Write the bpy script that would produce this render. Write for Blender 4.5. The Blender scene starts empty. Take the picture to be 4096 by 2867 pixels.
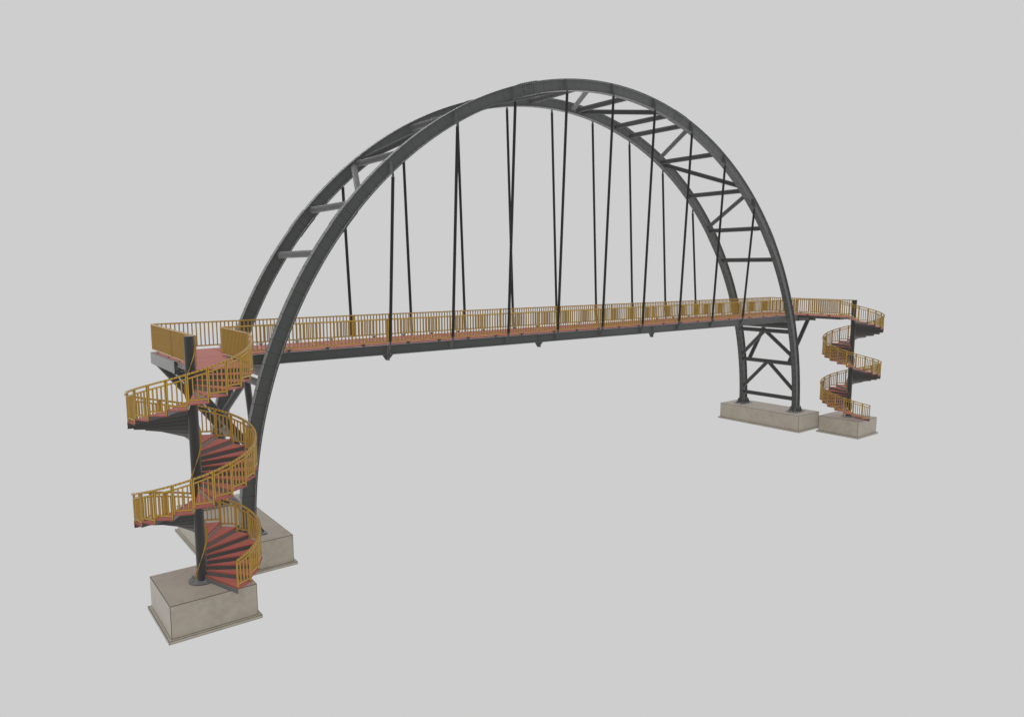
import bpy, math, random
from mathutils import Vector, Matrix
random.seed(4)
PI = math.pi
SC = bpy.context.scene
COL = SC.collection
R = math.radians
sin, cos = math.sin, math.cos

# ------------------------------------------------------------------ materials
def ink_material(name, color, rough, spec_ior, line_w, line_col, line_amt=0.85, metallic=0.0,
                 noise=None, noise_scale=3.0, noise2=None, bump=0.0, sheen=0.0, spec=0.3, frac=0.11, srough=0.45):
    """Painted/steel/concrete surface with thin dark joint lines along the borders of its plates."""
    m = bpy.data.materials.new(name); m.use_nodes = True
    nt = m.node_tree; N = nt.nodes; L = nt.links
    N.clear()
    out = N.new('ShaderNodeOutputMaterial'); b = N.new('ShaderNodeBsdfPrincipled')
    L.new(b.outputs[0], out.inputs[0])
    b.inputs['Roughness'].default_value = rough
    b.inputs['IOR'].default_value = spec_ior
    b.inputs['Metallic'].default_value = metallic
    def mth(op, a, c):
        n = N.new('ShaderNodeMath'); n.operation = op
        for i, q in enumerate((a, c)):
            if q is None: continue
            if isinstance(q, (int, float)): n.inputs[i].default_value = q
            else: L.new(q, n.inputs[i])
        return n.outputs[0]
    ua = N.new('ShaderNodeUVMap'); ua.uv_map = 'ln'
    sz = N.new('ShaderNodeUVMap'); sz.uv_map = 'sz'
    s1 = N.new('ShaderNodeSeparateXYZ'); L.new(ua.outputs[0], s1.inputs[0])
    s2 = N.new('ShaderNodeSeparateXYZ'); L.new(sz.outputs[0], s2.inputs[0])
    d1 = mth('MINIMUM', s1.outputs[0], mth('SUBTRACT', s2.outputs[0], s1.outputs[0]))
    d2 = mth('MINIMUM', s1.outputs[1], mth('SUBTRACT', s2.outputs[1], s1.outputs[1]))
    # narrow faces get proportionally thinner lines
    mn = mth('MINIMUM', s2.outputs[0], s2.outputs[1])
    lw = mth('MINIMUM', line_w, mth('MULTIPLY', mn, frac))
    mask = mth('LESS_THAN', mth('MINIMUM', d1, d2), lw)
    mask = mth('MULTIPLY', mask, line_amt)
    base = N.new('ShaderNodeRGB'); base.outputs[0].default_value = (*color, 1)
    cur = base.outputs[0]
    tc = N.new('ShaderNodeTexCoord')
    geo = N.new('ShaderNodeNewGeometry')
    for layer in ((noise, noise_scale), noise2 or (None, 0)):
        c2, sc_ = layer
        if c2 is None: continue
        nz = N.new('ShaderNodeTexNoise'); nz.inputs['Scale'].default_value = sc_
        nz.inputs['Detail'].default_value = 7; nz.inputs['Roughness'].default_value = 0.62
        L.new(geo.outputs['Position'], nz.inputs['Vector'])
        rp = N.new('ShaderNodeValToRGB'); rp.color_ramp.elements[0].position = 0.38; rp.color_ramp.elements[1].position = 0.68
        L.new(nz.outputs[0], rp.inputs[0])
        mx = N.new('ShaderNodeMix'); mx.data_type = 'RGBA'
        L.new(rp.outputs[0], mx.inputs['Factor']); L.new(cur, mx.inputs['A'])
        mx.inputs['B'].default_value = (*c2, 1); cur = mx.outputs['Result']
    mx = N.new('ShaderNodeMix'); mx.data_type = 'RGBA'
    L.new(mask, mx.inputs['Factor']); L.new(cur, mx.inputs['A']); mx.inputs['B'].default_value = (*line_col, 1)
    L.new(mx.outputs['Result'], b.inputs['Base Color'])
    # the lines are scored joints: they do not shine
    sp = mth('SUBTRACT', 1.0, mask)
    L.new(mth('MULTIPLY', sp, spec), b.inputs['Specular IOR Level'])
    # added sheen imitates the grey surround's reflection at grazing angles
    L.new(mth('MULTIPLY', sp, sheen), b.inputs['Sheen Weight']); b.inputs['Sheen Roughness'].default_value = srough
    if bump:
        nz = N.new('ShaderNodeTexNoise'); nz.inputs['Scale'].default_value = 60; nz.inputs['Detail'].default_value = 5
        L.new(geo.outputs['Position'], nz.inputs['Vector'])
        bp = N.new('ShaderNodeBump'); bp.inputs['Strength'].default_value = bump; bp.inputs['Distance'].default_value = .01
        L.new(nz.outputs[0], bp.inputs['Height']); L.new(bp.outputs[0], b.inputs['Normal'])
    return m

INK = (0.004, 0.004, 0.004)
M = {}
M['steel'] = ink_material('dark_painted_steel', (0.036, 0.040, 0.0375), 0.5, 1.5, 0.0095, INK, 0.85, sheen=.42, spec=.15, srough=.55,
                          noise=(0.042, 0.0465, 0.0435), noise_scale=1.6)
M['web'] = ink_material('dark_painted_web', (0.039, 0.0435, 0.041), 0.5, 1.5, 0.0045, INK, 0.7, sheen=.52, spec=.15, srough=.58,
                        noise=(0.046, 0.051, 0.048), noise_scale=1.6)
M['tube'] = ink_material('dark_steel_tube', (0.037, 0.039, 0.038), 0.5, 1.5, 0.0028, INK, sheen=.3, spec=.15, srough=.55)
M['hanger'] = ink_material('black_hanger_paint', (0.025, 0.0255, 0.025), 0.5, 1.45, 0.0015, INK, sheen=.05, spec=.1)
M['yellow'] = ink_material('yellow_railing_paint', (0.43, 0.256, 0.036), 0.5, 1.45, 0.0068, (0.03, 0.017, 0.004), 0.95, sheen=.4, spec=.15, frac=.15)
M['outlined'] = ink_material('yellow_outlined_paint', (0.42, 0.256, 0.042), 0.5, 1.45, 0.008, (0.015, 0.010, 0.004), 0.95, sheen=.4, spec=.15, frac=.22)
M['deck'] = ink_material('red_deck_surface', (0.375, 0.100, 0.076), 0.6, 1.45, 0.013, (0.07, 0.012, 0.012), 0.9, sheen=.08, spec=.15,
                         noise=(0.395, 0.110, 0.085), noise_scale=2.2)
M['concrete'] = ink_material('cast_concrete', (0.33, 0.294, 0.238), 0.6, 1.45, 0.015, (0.02, 0.019, 0.017), 0.85, sheen=.2, spec=.15,
                             noise=(0.265, 0.236, 0.184), noise_scale=1.5, noise2=((0.33, 0.300, 0.255), 5.0), bump=0.15)
M['bolt'] = ink_material('zinc_bolt', (0.15, 0.155, 0.155), 0.55, 1.5, 0.001, INK, 0.3, sheen=.3, spec=.15)
M['plate'] = ink_material('grey_base_plate', (0.055, 0.057, 0.057), 0.55, 1.5, 0.006, INK, sheen=.5, spec=.15)

# ------------------------------------------------------------------ mesh builder
NOL = (500.0, 500.0, 1000.0, 1000.0)
class MB:
    def __init__(s): s.v = []; s.f = []; s.uv = []; s.mi = []; s.m = Matrix.Identity(4); s.flip = False
    def V(s, p):
        s.v.append(s.m @ Vector(p)); return len(s.v) - 1
    def face(s, pts, line=(True, True), mi=0):
        """pts: 3D points. quads carry joint lines: line[0] across u borders, line[1] across v borders"""
        idx = [s.V(p) for p in pts]
        n = len(pts)
        if n == 4 and (line[0] or line[1]):
            P = [Vector(p) for p in pts]
            W = ((P[1]-P[0]).length + (P[2]-P[3]).length) / 2
            H = ((P[2]-P[1]).length + (P[3]-P[0]).length) / 2
            us = (0, W, W, 0) if line[0] else (500,)*4
            vs = (0, 0, H, H) if line[1] else (500,)*4
            sz = (W if line[0] else 1000, H if line[1] else 1000)
            uv = [(us[i], vs[i], sz[0], sz[1]) for i in range(4)]
        else:
            uv = [NOL] * n
        if s.flip: idx = idx[::-1]; uv = uv[::-1]
        s.f.append(idx); s.uv.append(uv); s.mi.append(mi)
    def box(s, a, b, line=True, mi=0):
        x0, y0, z0 = [min(a[i], b[i]) for i in range(3)]; x1, y1, z1 = [max(a[i], b[i]) for i in range(3)]
        l = (line, line)
        s.face([(x0,y0,z0),(x1,y0,z0),(x1,y0,z1),(x0,y0,z1)], l, mi)
        s.face([(x1,y0,z0),(x1,y1,z0),(x1,y1,z1),(x1,y0,z1)], l, mi)
        s.face([(x1,y1,z0),(x0,y1,z0),(x0,y1,z1),(x1,y1,z1)], l, mi)
        s.face([(x0,y1,z0),(x0,y0,z0),(x0,y0,z1),(x0,y1,z1)], l, mi)
        s.face([(x0,y0,z1),(x1,y0,z1),(x1,y1,z1),(x0,y1,z1)], l, mi)
        s.face([(x0,y1,z0),(x1,y1,z0),(x1,y0,z0),(x0,y0,z0)], l, mi)
    def hexa(s, P, line=True, mi=0):
        """P: bottom 4 (ccw seen from above) then top 4"""
        l = (line, line)
        s.face([P[3], P[2], P[1], P[0]], l, mi); s.face([P[4], P[5], P[6], P[7]], l, mi)
        for i in range(4):
            j = (i+1) % 4
            s.face([P[i], P[j], P[j+4], P[i+4]], l, mi)
    def tube(s, a, b, r, n=28, line=True, mi=0, caps=True, r2=None, cut=None):
        a = Vector(a); b = Vector(b); d = (b-a).normalized(); r2 = r if r2 is None else r2
        up = Vector((0,0,1)) if abs(d.z) < .95 else Vector((1,0,0))
        u = d.cross(up).normalized(); w = d.cross(u).normalized()
        A = [a + (u*cos(2*PI*i/n) + w*sin(2*PI*i/n))*r for i in range(n)]
        B = [b + (u*cos(2*PI*i/n) + w*sin(2*PI*i/n))*r2 for i in range(n)]
        if cut:                       # mitre the ends on planes: cut = ((axis, value) or None for each end)
            for E_, c in ((A, cut[0]), (B, cut[1])):
                if c:
                    for i in range(n): E_[i] = E_[i] + d*((c[1]-E_[i][c[0]])/d[c[0]])
        for i in range(n):
            j = (i+1) % n
            s.face([A[j], A[i], B[i], B[j]], (line, False), mi)
        if caps:
            s.face(A, (False, False), mi); s.face(B[::-1], (False, False), mi)
    def prism(s, poly, off, mi=0):
        """poly: list of 3D points (planar), off: extrusion vector"""
        o = Vector(off); P = [Vector(p) for p in poly]
        nrm = Vector((0,0,0))
        for i in range(len(P)):
            nrm += P[i].cross(P[(i+1) % len(P)])
        if nrm.dot(o) > 0: P = P[::-1]
        s.face(P, (True, True), mi); s.face([p+o for p in P[::-1]], (True, True), mi)
        for i in range(len(P)):
            j = (i+1) % len(P)
            s.face([P[j], P[i], P[i]+o, P[j]+o], (True, True), mi)
    def bolt(s, p, d, r=0.018, h=0.016, mi=0, stud=0):
        p = Vector(p); d = Vector(d).normalized()
        s.tube(p, p + d*h, r, 6, False, mi)
        s.tube(p + d*h, p + d*(h + .012 + stud), r*.55, 8, False, mi)
    def mesh(s, name, mats):
        me = bpy.data.meshes.new(name)
        me.from_pydata([tuple(v) for v in s.v], [], s.f); 
        a = me.uv_layers.new(name='ln'); b = me.uv_layers.new(name='sz')
        k = 0
        for fi, f in enumerate(s.f):
            for c in range(len(f)):
                u = s.uv[fi][c]; a.data[k].uv = (u[0], u[1]); b.data[k].uv = (u[2], u[3]); k += 1
        for m in (mats if isinstance(mats, (list, tuple)) else [mats]): me.materials.append(m)
        for i, p in enumerate(me.polygons): p.material_index = s.mi[i]; p.use_smooth = False
        me.update()
        return me

def mk(name, mesh, parent=None, loc=(0,0,0), rz=0.0):
    o = bpy.data.objects.new(name, mesh); COL.objects.link(o)
    o.parent = parent; o.location = loc; o.rotation_euler = (0,0,rz)
    return o
def part(name, mb, mat, parent, mirror=False):
    """mesh given in world coordinates, parent is an unrotated empty or part; origin at the mesh centre"""
    W = world_loc(parent) if parent else Vector((0,0,0))
    if not mb.v: return None
    c = sum(mb.v, Vector((0,0,0))) / len(mb.v)
    mb.v = [v - c for v in mb.v]
    o = mk(name, mb.mesh(name, mat), parent, c - W)
    return o
def world_loc(o):
    w = Vector((0,0,0))
    while o: w += o.location; o = o.parent
    return w
def thing(name, label, cat, loc, group=None):
    o = bpy.data.objects.new(name, None); COL.objects.link(o); o.location = loc; o.empty_display_size = .3
    o['label'] = label; o['category'] = cat
    if group: o['group'] = group
    return o

# ------------------------------------------------------------------ measures (metres, pad tops just below 0)
ZA, ZS = -1.6425, -1.8555          # tops of the big and of the small footings
ZC, RO, RI = -1.66, 18.255, 17.745 # centre height and outer / inner radius of the arches
AY = 2.0                           # web plane of the arches
DZ = 4.77                          # walking surface
GB, GT = 4.35, 4.742               # girder bottom / top
RT, RB = 5.80, 4.905               # railing top, top of bottom rail
CX, CY = 20.217, -4.4475           # stair column
NT, RISE, STEP = 44, 0.15, R(18)
PH0 = R(-71.3)
def arc(t, r, y): return Vector((r*cos(t), y, ZC + r*sin(t)))

bridge = thing('arch_footbridge', 'dark grey steel arch footbridge with red deck hung between two tall round arches', 'bridge', (0, 0, ZA))

# ---- arches
def build_arch(sy):
    y = sy*AY
    t0 = math.asin((ZA+.03-ZC)/18.0); n = 120
    ts = [R(1.5*i) for i in range(n+1)]; ts[0] = t0; ts[-1] = PI - t0
    fw = .15; tf = .024; tw = .008
    web = MB()
    for i in range(n):
        a, b = ts[i], ts[i+1]
        for yy, fl in ((y-tw, 0), (y+tw, 1)):
            P = [arc(a, RI+tf, yy), arc(a, RO-tf, yy), arc(b, RO-tf, yy), arc(b, RI+tf, yy)]
            if fl: P = P[::-1]
            web.face(P, (True, True) if not fl else (True, True))
    w = part('web', web, M['web'], None)
    arch = bpy.data.objects.new('arch', None)
    # the web itself is the arch part; flanges and plates are its sub-parts
    arch = w; arch.name = 'arch'
    wl = arch.location.copy(); arch.parent = bridge; arch.location = wl - world_loc(bridge)
    for nm, r0, r1 in (('flange', RO-tf, RO), ('flange', RI, RI+tf)):
        fl = MB()
        for i in range(n):
            a, b = ts[i], ts[i+1]
            fl.face([arc(a, r1, y-fw), arc(a, r1, y+fw), arc(b, r1, y+fw), arc(b, r1, y-fw)])
            fl.face([arc(a, r0, y+fw), arc(a, r0, y-fw), arc(b, r0, y-fw), arc(b, r0, y+fw)])
            fl.face([arc(a, r0, y-fw), arc(a, r1, y-fw), arc(b, r1, y-fw), arc(b, r0, y-fw)])
            fl.face([arc(a, r1, y+fw), arc(a, r0, y+fw), arc(b, r0, y+fw), arc(b, r1, y+fw)])
        part(nm, fl, M['steel'], arch)
    # bolted splices
    for c in (39.0, 73.55, 106.45, 141.0):
        sp = MB(); ct = R(c)
        for s in (-1, 1):
            yy = y + s*tw; y2 = y + s*(tw+.014)
            a, b = ct-R(.98), ct+R(.98)
            P = [arc(a, RI+.06, yy), arc(a, RO-.06, yy), arc(b, RO-.06, yy), arc(b, RI+.06, yy)]
            sp.prism(P, (0, s*.014, 0))
            for ia in (-.78, -.52, -.26, .26, .52, .78):
                for ir in (-.138, -.046, .046, .138):
                    sp.bolt(arc(ct+R(ia), 18.0+ir, y2), (0, s, 0), .016, .018, 1)
        for r0, dr in ((RO, .016), (RO-tf, -.014), (RI, -.016), (RI+tf, .014)):
            hh = 1.62
            k = 4
            for q in range(k):
                a, b = ct+R(-hh+2*hh*q/k), ct+R(-hh+2*hh*(q+1)/k)
                segs = [(-fw, fw)] if abs(dr) == .016 else [(-fw, -.03), (.03, fw)]
                for (ya, yb) in segs:
                    P = [arc(a, r0, y+ya), arc(b, r0, y+ya), arc(b, r0, y+yb), arc(a, r0, y+yb)]
                    Q = [arc(a, r0+dr, y+ya), arc(b, r0+dr, y+ya), arc(b, r0+dr, y+yb), arc(a, r0+dr, y+yb)]
                    if dr > 0: sp.hexa(P[::-1] + Q[::-1], False)
                    else: sp.hexa(Q[::-1] + P[::-1], False)
            for ia in (-1.4, -1.03, -.66, -.29, .29, .66, 1.03, 1.4):
                for ya in (-.09, .09):
                    sg = 1 if dr > 0 else -1
                    t = ct+R(ia); sp.bolt(arc(t, r0+dr, y+ya), Vector((cos(t), 0, sin(t)))*sg, .017, .016, 1)
        part('splice_plate', sp, [M['steel'], M['bolt']], arch)
    # feet
    for sx in (-1, 1):
        bp = MB(); cx = sx*18.0
        bp.box((cx-.56, y-.37, ZA+.004), (cx+.56, y+.37, ZA+.034))
        zb = ZA+.034
        for s in (-1, 1):          # long gussets along the flanges edges
            yy = y + s*.157
            bp.prism([(cx-.50, yy, zb), (cx+.50, yy, zb), (cx+.50, yy, zb+.06), (cx+.34, yy, zb+.34), (cx-.34, yy, zb+.34), (cx-.50, yy, zb+.06)], (0, s*.014, 0))
            for gx in (-.25, 0, .25):
                x = cx+gx-.007
                y1 = yy + s*.016
                bp.prism([(x, y1, zb), (x, y+s*.34, zb), (x, y+s*.34, zb+.05), (x, y1+s*.02, zb+.34), (x, y1, zb+.34)], (.014, 0, 0))
            for gx in (-.38, -.12, .12, .38):
                bp.bolt((cx+gx, y+s*.29, zb), (0, 0, 1), .028, .03, 1, .03)
        for s in (-1, 1):
            for yb in (-.07, .07):
                bp.bolt((cx+s*.40, y+yb, zb), (0, 0, 1), .028, .03, 1, .05)
        part('base_plate', bp, [M['steel'], M['bolt']], arch)
    return arch
arches = {s: build_arch(s) for s in (-1, 1)}

# ---- hanger height at the arch and the plates that carry them
ZPIN = {0: 16.04, 1: 15.80, 2: 15.01, 3: 13.60, 4: 11.366}
def build_hanger(i, sy):
    x = 3.0*i; zt = ZPIN[abs(i)]; zb = 4.808
    T = Vector((x, sy*2.239, zt)); B = Vector((x, sy*1.727, zb)); d = (B-T).normalized()
    h = MB(); h.tube(T + d*.115, B - d*.10, .064, 20)
    o = part('hanger', h, M['hanger'], bridge)
    for P, dd in ((T, d), (B, -d)):
        c = MB()
        q = Vector((0, d.z, -d.y)).normalized()
        L0 = P - dd*.05; L1 = P + dd*.085
        for s in (-1, 1):
            x0 = x + s*.012; x1 = x + s*.030
            poly = [L0 - q*.02, L0 + q*.02, P + q*.042 - dd*.01, L1 + q*.042, L1 - q*.042, P - q*.042 - dd*.01]
            c.prism([(x0, p.y, p.z) for p in poly], (x1-x0, 0, 0))
        c.tube(P + dd*.085, P + dd*.118, .075, 20)
        c.tube(P + Vector((-.045, 0, 0)), P + Vector((.045, 0, 0)), .018, 10, False, 1)
        part('clevis', c, [M['steel'], M['bolt']], o)
    # plate on the arch (stands across the web, passes round the flange)
    g = MB(); t = .0075
    pl = [(2.009, .53), (2.165, .53), (2.30, .10), (2.30, .0), (2.27, -.055), (2.21, -.055), (2.185, .03), (2.152, .085), (2.009, .085)]
    g.prism([(x-t, sy*a, zt+b) for a, b in pl], (2*t, 0, 0))
    part('hanger_plate', g, M['steel'], arches[sy])
    g = MB()
    pl = [(1.508, -.38), (1.60, -.40), (1.625, -.40), (1.79, -.02), (1.785, .03), (1.745, .06), (1.70, .055), (1.665, .0), (1.655, -.10), (1.508, -.10)]
    g.prism([(x-t, sy*a, 4.80+b) for a, b in pl], (2*t, 0, 0))
    part('hanger_lug', g, M['steel'], girders[sy])
    return o

# ---- girders
girders = {}
def build_girder(sy):
    y = sy*1.5; g = MB(); tf = .016; tw = .006; fw = .10
    g.box((-18.58, y-tw, GB+tf), (18.58, y+tw, GT-tf), True)
    o = part('girder', g, M['steel'], bridge)
    f = MB()
    f.box((-18.58, y-fw, GT-tf), (18.58, y+fw, GT)); part('flange', f, M['steel'], o)
    f = MB()
    f.box((-18.58, y-fw, GB), (18.58, y+fw, GB+tf)); part('flange', f, M['steel'], o)
    for x in (-12, -4, 4, 12):      # bolted field joints
        j = MB()
        for s in (-1, 1):
            xa = x + (-.026 if s < 0 else .002)
            j.box((xa, y-.104, GB-.23), (xa+.024, y+.104, GT-.018))
            for dy in (-.055, .055):
                for z in (GT-.085, GT-.185, GT-.285, GB-.12):
                    j.bolt((x+s*.027, y+dy, z), (s, 0, 0), .018, .014, 1)
        j.prism([(x-.25, y-.006, GB-.002), (x-.028, y-.006, GB-.002), (x-.028, y-.006, GB-.225), (x-.09, y-.006, GB-.225)], (0, .012, 0))
        j.prism([(x+.25, y-.006, GB-.002), (x+.028, y-.006, GB-.002), (x+.028, y-.006, GB-.225), (x+.09, y-.006, GB-.17)], (0, .012, 0))
        part('joint_plate', j, [M['steel'], M['bolt']], o)
    for sx in (-1, 1):              # cantilever ends beyond the arches
        e = MB()
        e.box((sx*18.585, y-.10, GB-.004), (sx*18.612, y+.10, GT-.004))
        e.box((sx*18.615, y-.10, GB-.004), (sx*18.642, y+.10, GT-.004))
        for dy in (-.055, .055):
            for z in (GB+.07, GB+.16, GB+.25, GB+.33):
                e.bolt((sx*18.645, y+dy, z), (sx, 0, 0), .018, .014, 1)
                e.bolt((sx*18.583, y+dy, z), (-sx, 0, 0), .018, .014, 1)
        e.box((sx*18.645, y-tw, GB+tf), (sx*19.95, y+tw, GT-tf))
        e.box((sx*18.645, y-fw, GT-tf), (sx*19.95, y+fw, GT)); e.box((sx*18.645, y-fw, GB), (sx*19.95, y+fw, GB+tf))
        part('end_beam', e, [M['steel'], M['bolt']], o)
    return o
for sy in (-1, 1): girders[sy] = build_girder(sy)
for sy in (-1, 1):
    for i in range(-4, 5): build_hanger(i, sy)

# floor beams under the deck
for i in range(-6, 7):
    b = MB(); x = 3.0*i + (.0 if i % 4 else .0)
    if abs(x) in (12.0,): x += .1 if x < 0 else -.1
    b.box((x-.005, -1.49, 4.47), (x+.005, 1.49, 4.72)); b.box((x-.05, -1.49, 4.458), (x+.05, 1.49, 4.468)); b.box((x-.05, -1.49, 4.722), (x+.05, 1.49, 4.732))
    part('floor_beam', b, M['steel'], bridge)

# ---- tubes between the arches
def tubep(name, a, b, r, n=30, mat='tube', cut=None):
    t = MB(); t.tube(a, b, r, n, cut=cut); return part(name, t, M[mat], bridge)
CR = .136
yin = AY - .009
for th in (2.7, 10.3, 17.3, 33.8, 41.35, 51.0, 61.45, 71.2, 75.25, 84.72):
    for t in (th, 180-th):
        tubep('cross_tube', arc(R(t), 18.0, -yin), arc(R(t), 18.0, yin), CR)
for t in (18.75, 161.25): tubep('cross_tube', arc(R(t), 18.0, -yin), arc(R(t), 18.0, yin), .218, 40)
# (angle at the far arch, angle at the near arch)
DG = [(42.3, 50.05), (60.55, 51.95), (62.45, 70.25), (83.6, 76.3), (85.85, 94.15)]
for fa, na in DG:
    tubep('diagonal_tube', arc(R(fa), 18.0, yin), arc(R(na), 18.0, -yin), .125, cut=((1, yin), (1, -yin)))
for fa, na in DG[:-1]:
    tubep('diagonal_tube', arc(R(180-na), 18.0, yin), arc(R(180-fa), 18.0, -yin), .125, cut=((1, yin), (1, -yin)))
for sx in (0, 1):
    for top, bot in ((17.3, 11.45), (10.3, 4.05)):
        for sy in (-1, 1):
            a, b = (top, bot) if not sx else (180-top, 180-bot)
            ta = arc(R(a), 18.0, sy*.03); tb = arc(R(b), 18.0, sy*yin)
            ta.z -= .02
            tubep('chevron_tube', ta, tb, .125, cut=(None, (1, sy*yin)))
for sx in (-1, 1):
    for sy in (-1, 1):
        tubep('strut', (sx*17.80, sy*1.5, 1.62), (sx*19.86, sy*1.5, GB-.002), .136, cut=(None, (2, GB-.002)))

# ---- deck
for i in range(-10, 10):
    x0 = 2.0*i + .006; x1 = 2.0*i + 1.994
    if i == -10: x0 = -20.06
    if i == 9: x1 = 20.06
    d = MB(); d.box((x0, -1.40, 4.746), (x1, 1.40, DZ)); part('deck_panel', d, M['deck'], bridge)

def build_landing(sx):
    X = lambda v: sx*v
    def M_(): 
        m = MB()
        if sx < 0: m.m = Matrix.Diagonal((-1, 1, 1, 1)); m.flip = True
        return m
    # built for the right hand end (x > 0), mirrored for the left one
    eb = M_()
    eb.box((19.955, -1.9, GB-.01), (19.967, 1.6, GT+.012)); eb.box((19.967, -1.9, GB-.01), (20.09, 1.6, GB+.004), False)
    eb.box((19.967, -1.9, GT-.002), (20.09, 1.6, GT+.012), False); eb.box((20.09, -1.9, GB-.012), (20.102, 1.6, GT+.014))
    o = part('edge_beam', eb, M['steel'], bridge)
    ep = M_(); ep.box((19.93, -1.93, GB-.02), (20.105, -1.903, GT+.016)); ep.box((19.94, -1.93, GB-.022), (20.10, -1.932, GB+.08))
    for dx in (20.01,):
        for z in (GT-.06, GT-.145, GT-.235): ep.bolt((dx, -1.931, z), (0, -1, 0), .017, .016, 1)
    part('end_plate', ep, [M['steel'], M['bolt']], o)
    for x, ya, yb in ((19.985, -1.935, -4.28), (18.47, -1.61, -4.455)):
        b = M_(); k = 5; zb = 4.585
        ys = [ya + (yb-ya)*q/k for q in range(k+1)]
        if x < 19: ys = [-1.61, -1.967, -2.467, -2.967, -3.467, -3.962, -4.455]
        for q in range(len(ys)-1):
            b.box((x-.004, ys[q], zb+.01), (x+.004, ys[q+1], GT-.01))
        b.box((x-.045 if x > 19 else x-.03, yb, zb), (x+.045 if x > 19 else x+.06, ya, zb+.01), False)
        b.box((x-.045 if x > 19 else x-.03, yb, GT-.01), (x+.045 if x > 19 else x+.06, ya, GT), False)
        part('side_beam', b, M['steel'], bridge)
    b = M_(); b.box((18.44, -4.467, 4.585), (20.06, -4.458, GT)); part('end_beam', b, M['steel'], bridge)
    for yy in (-2.5, -3.3):
        b = M_(); b.box((18.54, yy, 4.60), (19.93, yy+.01, 4.73)); part('floor_beam', b, M['steel'], bridge)
    # landing deck, runs round to the last riser
    ct = PI - (PH0 + 43*STEP)     # angle of the top riser seen on the right hand stair
    p1 = (CX + 1.79*cos(ct), CY + 1.79*sin(ct)); p0 = (CX + .15*cos(ct), CY + .15*sin(ct))
    for poly in ([(18.42, -1.406), (20.04, -1.406), (20.04, -2.9), (18.42, -2.9)],
                 [(18.42, -2.908), (20.04, -2.908), (20.04, -4.44), p0, p1, (18.42, -4.40)]):
        d = M_(); d.prism([(a, b_, DZ-.028 + .004) for a, b_ in poly], (0, 0, .024)); part('landing_panel', d, M['deck'], bridge)
for sx in (-1, 1): build_landing(sx)

# ------------------------------------------------------------------ straight railings (one thing per bolted frame)
def rail_meshes():
    m = MB(); m.box((-.018, -.018, RB-4.77-.004), (.018, .018, RT-.048-4.77)); bal = m.mesh('baluster', M['outlined'])
    m = MB(); m.box((-.024, -.024, RB-4.77-.05), (.024, .024, RT-.05-4.77)); post = m.mesh('post', M['yellow'])
    m = MB()
    m.box((-.055, -.008, -.02), (.055, .008, .075)); m.box((-.11, -.03, .075), (.11, .03, .083))
    for s in (-1, 1): m.tube((s*.085, 0, .055), (s*.085, 0, .075), .022, 8, False)
    br = m.mesh('bracket', M['steel'])
    return bal, post, br
BAL, POST, BRK = rail_meshes()
def railing(label, p0, p1, brk, out=(0, 0), pitch=.1487, group='yellow railing frames along the deck', post0=True, post1=True):
    a = Vector((p0[0], p0[1], 0)); b = Vector((p1[0], p1[1], 0)); L = (b-a).length; ang = math.atan2(b.y-a.y, b.x-a.x)
    mid = (a+b)/2
    o = thing('railing', label, 'railing', (mid.x, mid.y, 4.77), group); o.rotation_euler = (0, 0, ang)
    h = L/2 - .004
    t = MB(); t.box((-h, -.025, RT-.05-4.77), (h, .025, RT-4.77)); mk('top_rail', t.mesh('top_rail', M['yellow']), o)
    t = MB(); t.box((-h+.05, -.02, RB-.047-4.77), (h-.05, .02, RB-4.77)); mk('bottom_rail', t.mesh('bottom_rail', M['yellow']), o)
    for s, f in ((-1, post0), (1, post1)):
        if f: mk('post', POST, o, (s*(h-.025), 0, 0))
    n = max(1, round((L-.1)/pitch) - 1); pt = (L-.1)/(n+1)
    for i in range(n): mk('baluster', BAL, o, (-L/2 + .05 + pt*(i+1), 0, 0))
    if not post1: mk('baluster', BAL, o, (h, 0, 0))
    for q in brk: mk('bracket', BRK, o, (q - L/2, 0, -.018))
    return o
nb = [.95, 2.45, 3.95, 5.45, 6.95]
side = {-1: 'near', 1: 'far'}
segs = [(-12, -4, 'left of middle'), (-4, 4, 'middle'), (4, 12, 'right of middle')]
RY, LX, LI = 1.51, 20.04, 18.457
words = {
 (-1, 0): 'long yellow railing on the near deck edge left of the middle of the span',
 (-1, 1): 'long yellow railing on the near deck edge at the middle of the span',
 (-1, 2): 'long yellow railing on the near deck edge right of the middle of the span',
 (1, 0): 'long yellow railing on the far deck edge left of the middle of the span',
 (1, 1): 'long yellow railing on the far deck edge at the middle of the span',
 (1, 2): 'long yellow railing on the far deck edge right of the middle of the span'}
for sy in (-1, 1):
    for q, (x0, x1, _) in enumerate(segs):
        railing(words[(sy, q)], (x0, sy*RY), (x1, sy*RY), nb)
railing('shorter yellow near railing crossed by the left foot of the near arch', (-LI, -RY), (-12, -RY), [LI-17.57, LI-16.07, LI-14.57, LI-13.07])
railing('shorter yellow near railing crossed by the right foot of the near arch', (12, -RY), (LI, -RY), [1.05, 2.55, 4.05, 5.55])
railing('yellow far railing behind the left landing, reaching the left foot of the far arch', (-LX, RY), (-12, RY), [.95, 2.45, 3.97, 5.47, 6.97])
railing('yellow far railing at the right end of the deck beside the far arch', (12, RY), (LX, RY), [1.05, 2.55, 4.05, 5.55, 7.05])
E1 = -4.40
g2 = 'yellow railing frames around the two stair landings'
for sx, w in ((-1, 'left'), (1, 'right')):
    railing('yellow railing across the outer end of the deck at the %s landing' % w, (sx*LX, RY), (sx*LX, -1.46), [.8, 2.38], group=g2, post1=False)
    railing('yellow railing from the outer deck end to the %s stair column' % w, (sx*LX, -1.46), (sx*LX, E1), [.87, 2.3], group=g2, post0=False)
    railing('yellow railing on the inner side of the %s landing facing the arch' % w, (sx*LI, -RY), (sx*LI, E1), [.75, 2.2], group=g2)

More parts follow.
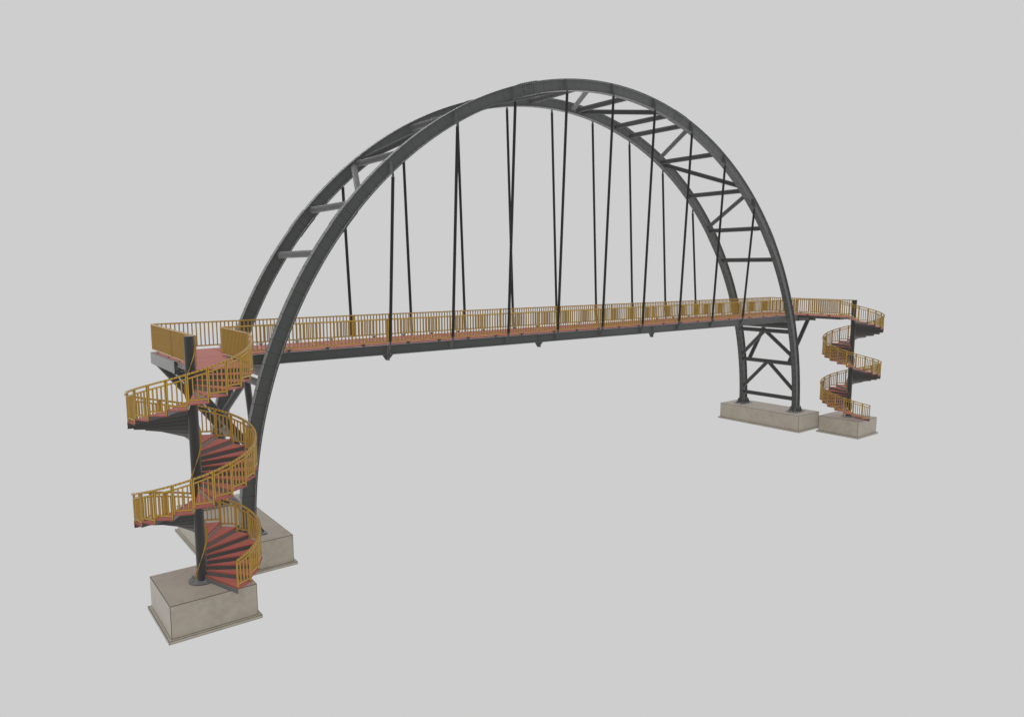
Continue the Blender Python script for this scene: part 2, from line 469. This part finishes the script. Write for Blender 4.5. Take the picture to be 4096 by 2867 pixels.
# ------------------------------------------------------------------ spiral stairs
def build_stair(sx, label):
    """sx=-1: left stair (climbs counter-clockwise), sx=1: mirrored"""
    root = thing('spiral_staircase', label, 'staircase', (sx*CX, CY, ZS), 'spiral staircases at the two ends of the bridge')
    my = 1 if sx < 0 else -1
    YM = M['yellow'] if sx < 0 else M['outlined']
    def L_():
        m = MB()
        if my < 0: m.m = Matrix.Diagonal((1, -1, 1, 1)); m.flip = True
        return m
    def ang(p): return p if sx < 0 else PI - p
    def rotpt(r, p, z): return Vector((r*cos(ang(p)), r*sin(ang(p)), z - ZS))
    # column
    c = MB(); c.tube((0, 0, .03), (0, 0, 5.79-ZS), .15, 36); mk('column', c.mesh('column', M['tube']), root)
    b = MB(); b.tube((0, 0, .004), (0, 0, .034), .415, 40, False)
    for k in range(8):
        a = R(2+45*k) if sx < 0 else R(178-45*k); b.bolt((.31*cos(a), .31*sin(a), .034), (0, 0, 1), .034, .045, 1, .05)
    mk('base_plate', b.mesh('base_plate', [M['plate'], M['bolt']]), root)
    # tread: wedge with its front edge on local +x
    ro = 1.79; th = .026
    tr = L_(); s = STEP
    f0, f1 = (.152, 0), (ro, 0); b1 = (ro*cos(s), ro*sin(s)); b0 = (.152*cos(s), .152*sin(s))
    fo = (ro-.01, -.012); fi = (.152, -.012)
    poly = [fi, fo, (ro, .0), b1, b0]
    tr.hexa([(fi[0], fi[1], -th), (fo[0]+.01, fo[1], -th), (b1[0], b1[1], -th), (b0[0], b0[1], -th),
             (fi[0], fi[1], 0), (fo[0]+.01, fo[1], 0), (b1[0], b1[1], 0), (b0[0], b0[1], 0)])
    tmesh = tr.mesh('tread', M['deck'])
    rs = L_(); rs.box((.152, .0, -th-.150), (ro-.012, .008, -th-.001)); rmesh = rs.mesh('riser', M['steel'])
    # railing frame on a tread (local frame: +x radial through the front edge)
    rp = 1.752; a0, a1 = R(.70), STEP-R(.70)
    P0 = Vector((rp*cos(a0), rp*sin(a0), 0)); P1 = Vector((rp*cos(a1), rp*sin(a1), 0))
    sl = RISE/STEP
    H = .865                       # top of the handrail above the tread at its front edge
    ht = lambda a: H + sl*a
    ch = (P1-P0).normalized(); nr = Vector((ch.y, -ch.x, 0))
    def bar(m, A, B, w, h):
        """box bar with centre line A-B, horizontal width w, vertical height h"""
        q = nr*(w/2); z = Vector((0, 0, h/2))
        m.hexa([A-q-z, A+q-z, B+q-z, B-q-z, A-q+z, A+q+z, B+q+z, B-q+z])
    fr = L_()
    zt0, zt1 = ht(a0)-.155, ht(a1)-.155
    bar(fr, P0 + Vector((0,0,.110)), P1 + Vector((0,0,.110)), .030, .046)
    bar(fr, P0 + Vector((0,0,zt0)), P1 + Vector((0,0,zt1)), .030, .046)
    def vpost(P, za, zb, w, m=None):
        m = m or L_(); q = nr*(w/2); c_ = ch*(w/2)
        m.hexa([P-q-c_+Vector((0,0,za)), P+q-c_+Vector((0,0,za)), P+q+c_+Vector((0,0,za)), P-q+c_+Vector((0,0,za)),
                P-q-c_+Vector((0,0,zb)), P+q-c_+Vector((0,0,zb)), P+q+c_+Vector((0,0,zb)), P-q+c_+Vector((0,0,zb))])
        return m
    vpost(P0, .001, ht(a0)-.052, .042, fr); vpost(P1, .001, ht(a1)-.052, .042, fr)
    fmesh = fr.mesh('railing_frame', YM)
    bm_ = []
    for q in (.25, .5, .75):
        P = P0.lerp(P1, q); z = zt0*(1-q) + zt1*q - .022
        bm_.append(vpost(P, .134, z, .033).mesh('baluster', YM))
    for k in range(1, NT+1):
        z = DZ + .01 - RISE*(NT-k); p = PH0 + STEP*(k-1)
        rz = ang(p)
        if k < NT:
            t = mk('tread', tmesh, root, (0, 0, z-ZS), rz)
            mk('riser', rmesh, t, (0, 0, 0))
        else:
            mk('riser', rmesh, root, (0, 0, z-ZS), rz)
        f = mk('railing_frame', fmesh, root, (0, 0, z-ZS), rz)
        for me in bm_: mk('baluster', me, f)
    # handrails: chains of short straight pieces
    def helix(name, r, w, h, pa, pb, z_at, n):
        m = MB()
        def sec(p, z):
            u = Vector((cos(ang(p)), sin(ang(p)), 0))
            return [u*(r-w/2) + Vector((0,0,z-h)), u*(r+w/2) + Vector((0,0,z-h)), u*(r+w/2) + Vector((0,0,z)), u*(r-w/2) + Vector((0,0,z))]
        S = [sec(pa + (pb-pa)*i/n, z_at(pa + (pb-pa)*i/n) - ZS) for i in range(n+1)]
        for i in range(n):
            A, B = S[i], S[i+1]
            for j in range(4):
                k = (j+1) % 4
                q = [A[j], A[k], B[k], B[j]] if my < 0 else [A[k], A[j], B[j], B[k]]
                m.face(q)
        m.face(S[0] if my > 0 else S[0][::-1]); m.face(S[-1][::-1] if my > 0 else S[-1])
        mk(name, m.mesh(name, YM), root)
    z1 = DZ + .01 - RISE*(NT-1)
    zh = lambda p: z1 + H + sl*(p-PH0)
    pend = PH0 + STEP*NT
    helix('outer_handrail', 1.762, .062, .054, PH0+R(.2), pend, zh, 5*NT)
    pin = pend if sx < 0 else pend - R(330)
    helix('inner_handrail', .183, .06, .045, PH0-R(110), pin, lambda p: min(zh(p), RT), int(math.degrees(pin-PH0+R(110))/3.6))
    return root
build_stair(-1, 'nearer spiral staircase at the left end with red treads and yellow railing')
build_stair(1, 'smaller looking far spiral staircase at the right end with red treads and yellow railing')

# ------------------------------------------------------------------ footings
def footing(label, x0, x1, y0, y1, zt, h, group):
    o = thing('concrete_footing', label, 'footing', ((x0+x1)/2, (y0+y1)/2, zt-h-.1), group)
    b = MB(); b.box((x0, y0, zt-h), (x1, y1, zt)); part('block', b, M['concrete'], o)
    e = .1; b = MB(); z = zt-h
    b.box((x0-e, y0-e, z-.10), (x1+e, y1+e, z-.003)); part('blinding_slab', b, M['concrete'], o)
for sx, w1, w2 in ((-1, 'big concrete footing partly hidden behind the left spiral staircase under the arch feet', 'concrete footing nearest the viewer under the left spiral staircase'),
                   (1, 'long concrete footing carrying both right feet of the arches', 'small concrete footing under the right spiral staircase')):
    a, b = sorted((sx*16.750, sx*19.232))
    footing(w1, a, b, -2.992, 2.992, ZA, .985, 'footings under the arches')
    a, b = sorted((sx*18.968, sx*21.456))
    footing(w2, a, b, -5.75, -3.132, ZS, .994, 'footings under the staircases')

LAMP_R = 280.0
LAMP = 0.62*4*PI*PI*LAMP_R**2
# ------------------------------------------------------------------ light: an even grey world with added fill lamps
w = bpy.data.worlds.new('World'); SC.world = w; w.use_nodes = True
bg = w.node_tree.nodes['Background']; bg.inputs[0].default_value = (0.617, 0.617, 0.617, 1); bg.inputs[1].default_value = 1.0

for k, d in enumerate(((1, 0, 0), (-1, 0, 0), (0, 1, 0), (0, -1, 0), (0, 0, 1), (0, 0, -1))):
    # added shadowless fill on all sides, lifts the shade in recesses
    l = bpy.data.lights.new('fill_lamp', 'POINT'); l.energy = LAMP; l.shadow_soft_size = LAMP_R; l.use_shadow = False; l.cycles.use_multiple_importance_sampling = False
    o = bpy.data.objects.new('fill_lamp', l); COL.objects.link(o); o.location = Vector(d)*400 + Vector((0, 0, 5))

# ------------------------------------------------------------------ camera
cam = bpy.data.cameras.new('camera'); co = bpy.data.objects.new('camera', cam); COL.objects.link(co); SC.camera = co
cam.sensor_width = 36; cam.lens = 2851.56/4096*36; cam.clip_start = .1; cam.clip_end = 500
co.matrix_world = Matrix((
    (0.787082, 0.076997, -0.612024, -25.70810),
    (-0.616848, 0.097249, -0.781052, -27.14151),
    (-0.000620, 0.992277, 0.124038, 7.76724),
    (0, 0, 0, 1)))
SC.view_settings.view_transform = 'Standard'; SC.view_settings.look = 'None'
SC.view_settings.exposure = 0; SC.view_settings.gamma = 1
SC.render.film_transparent = False
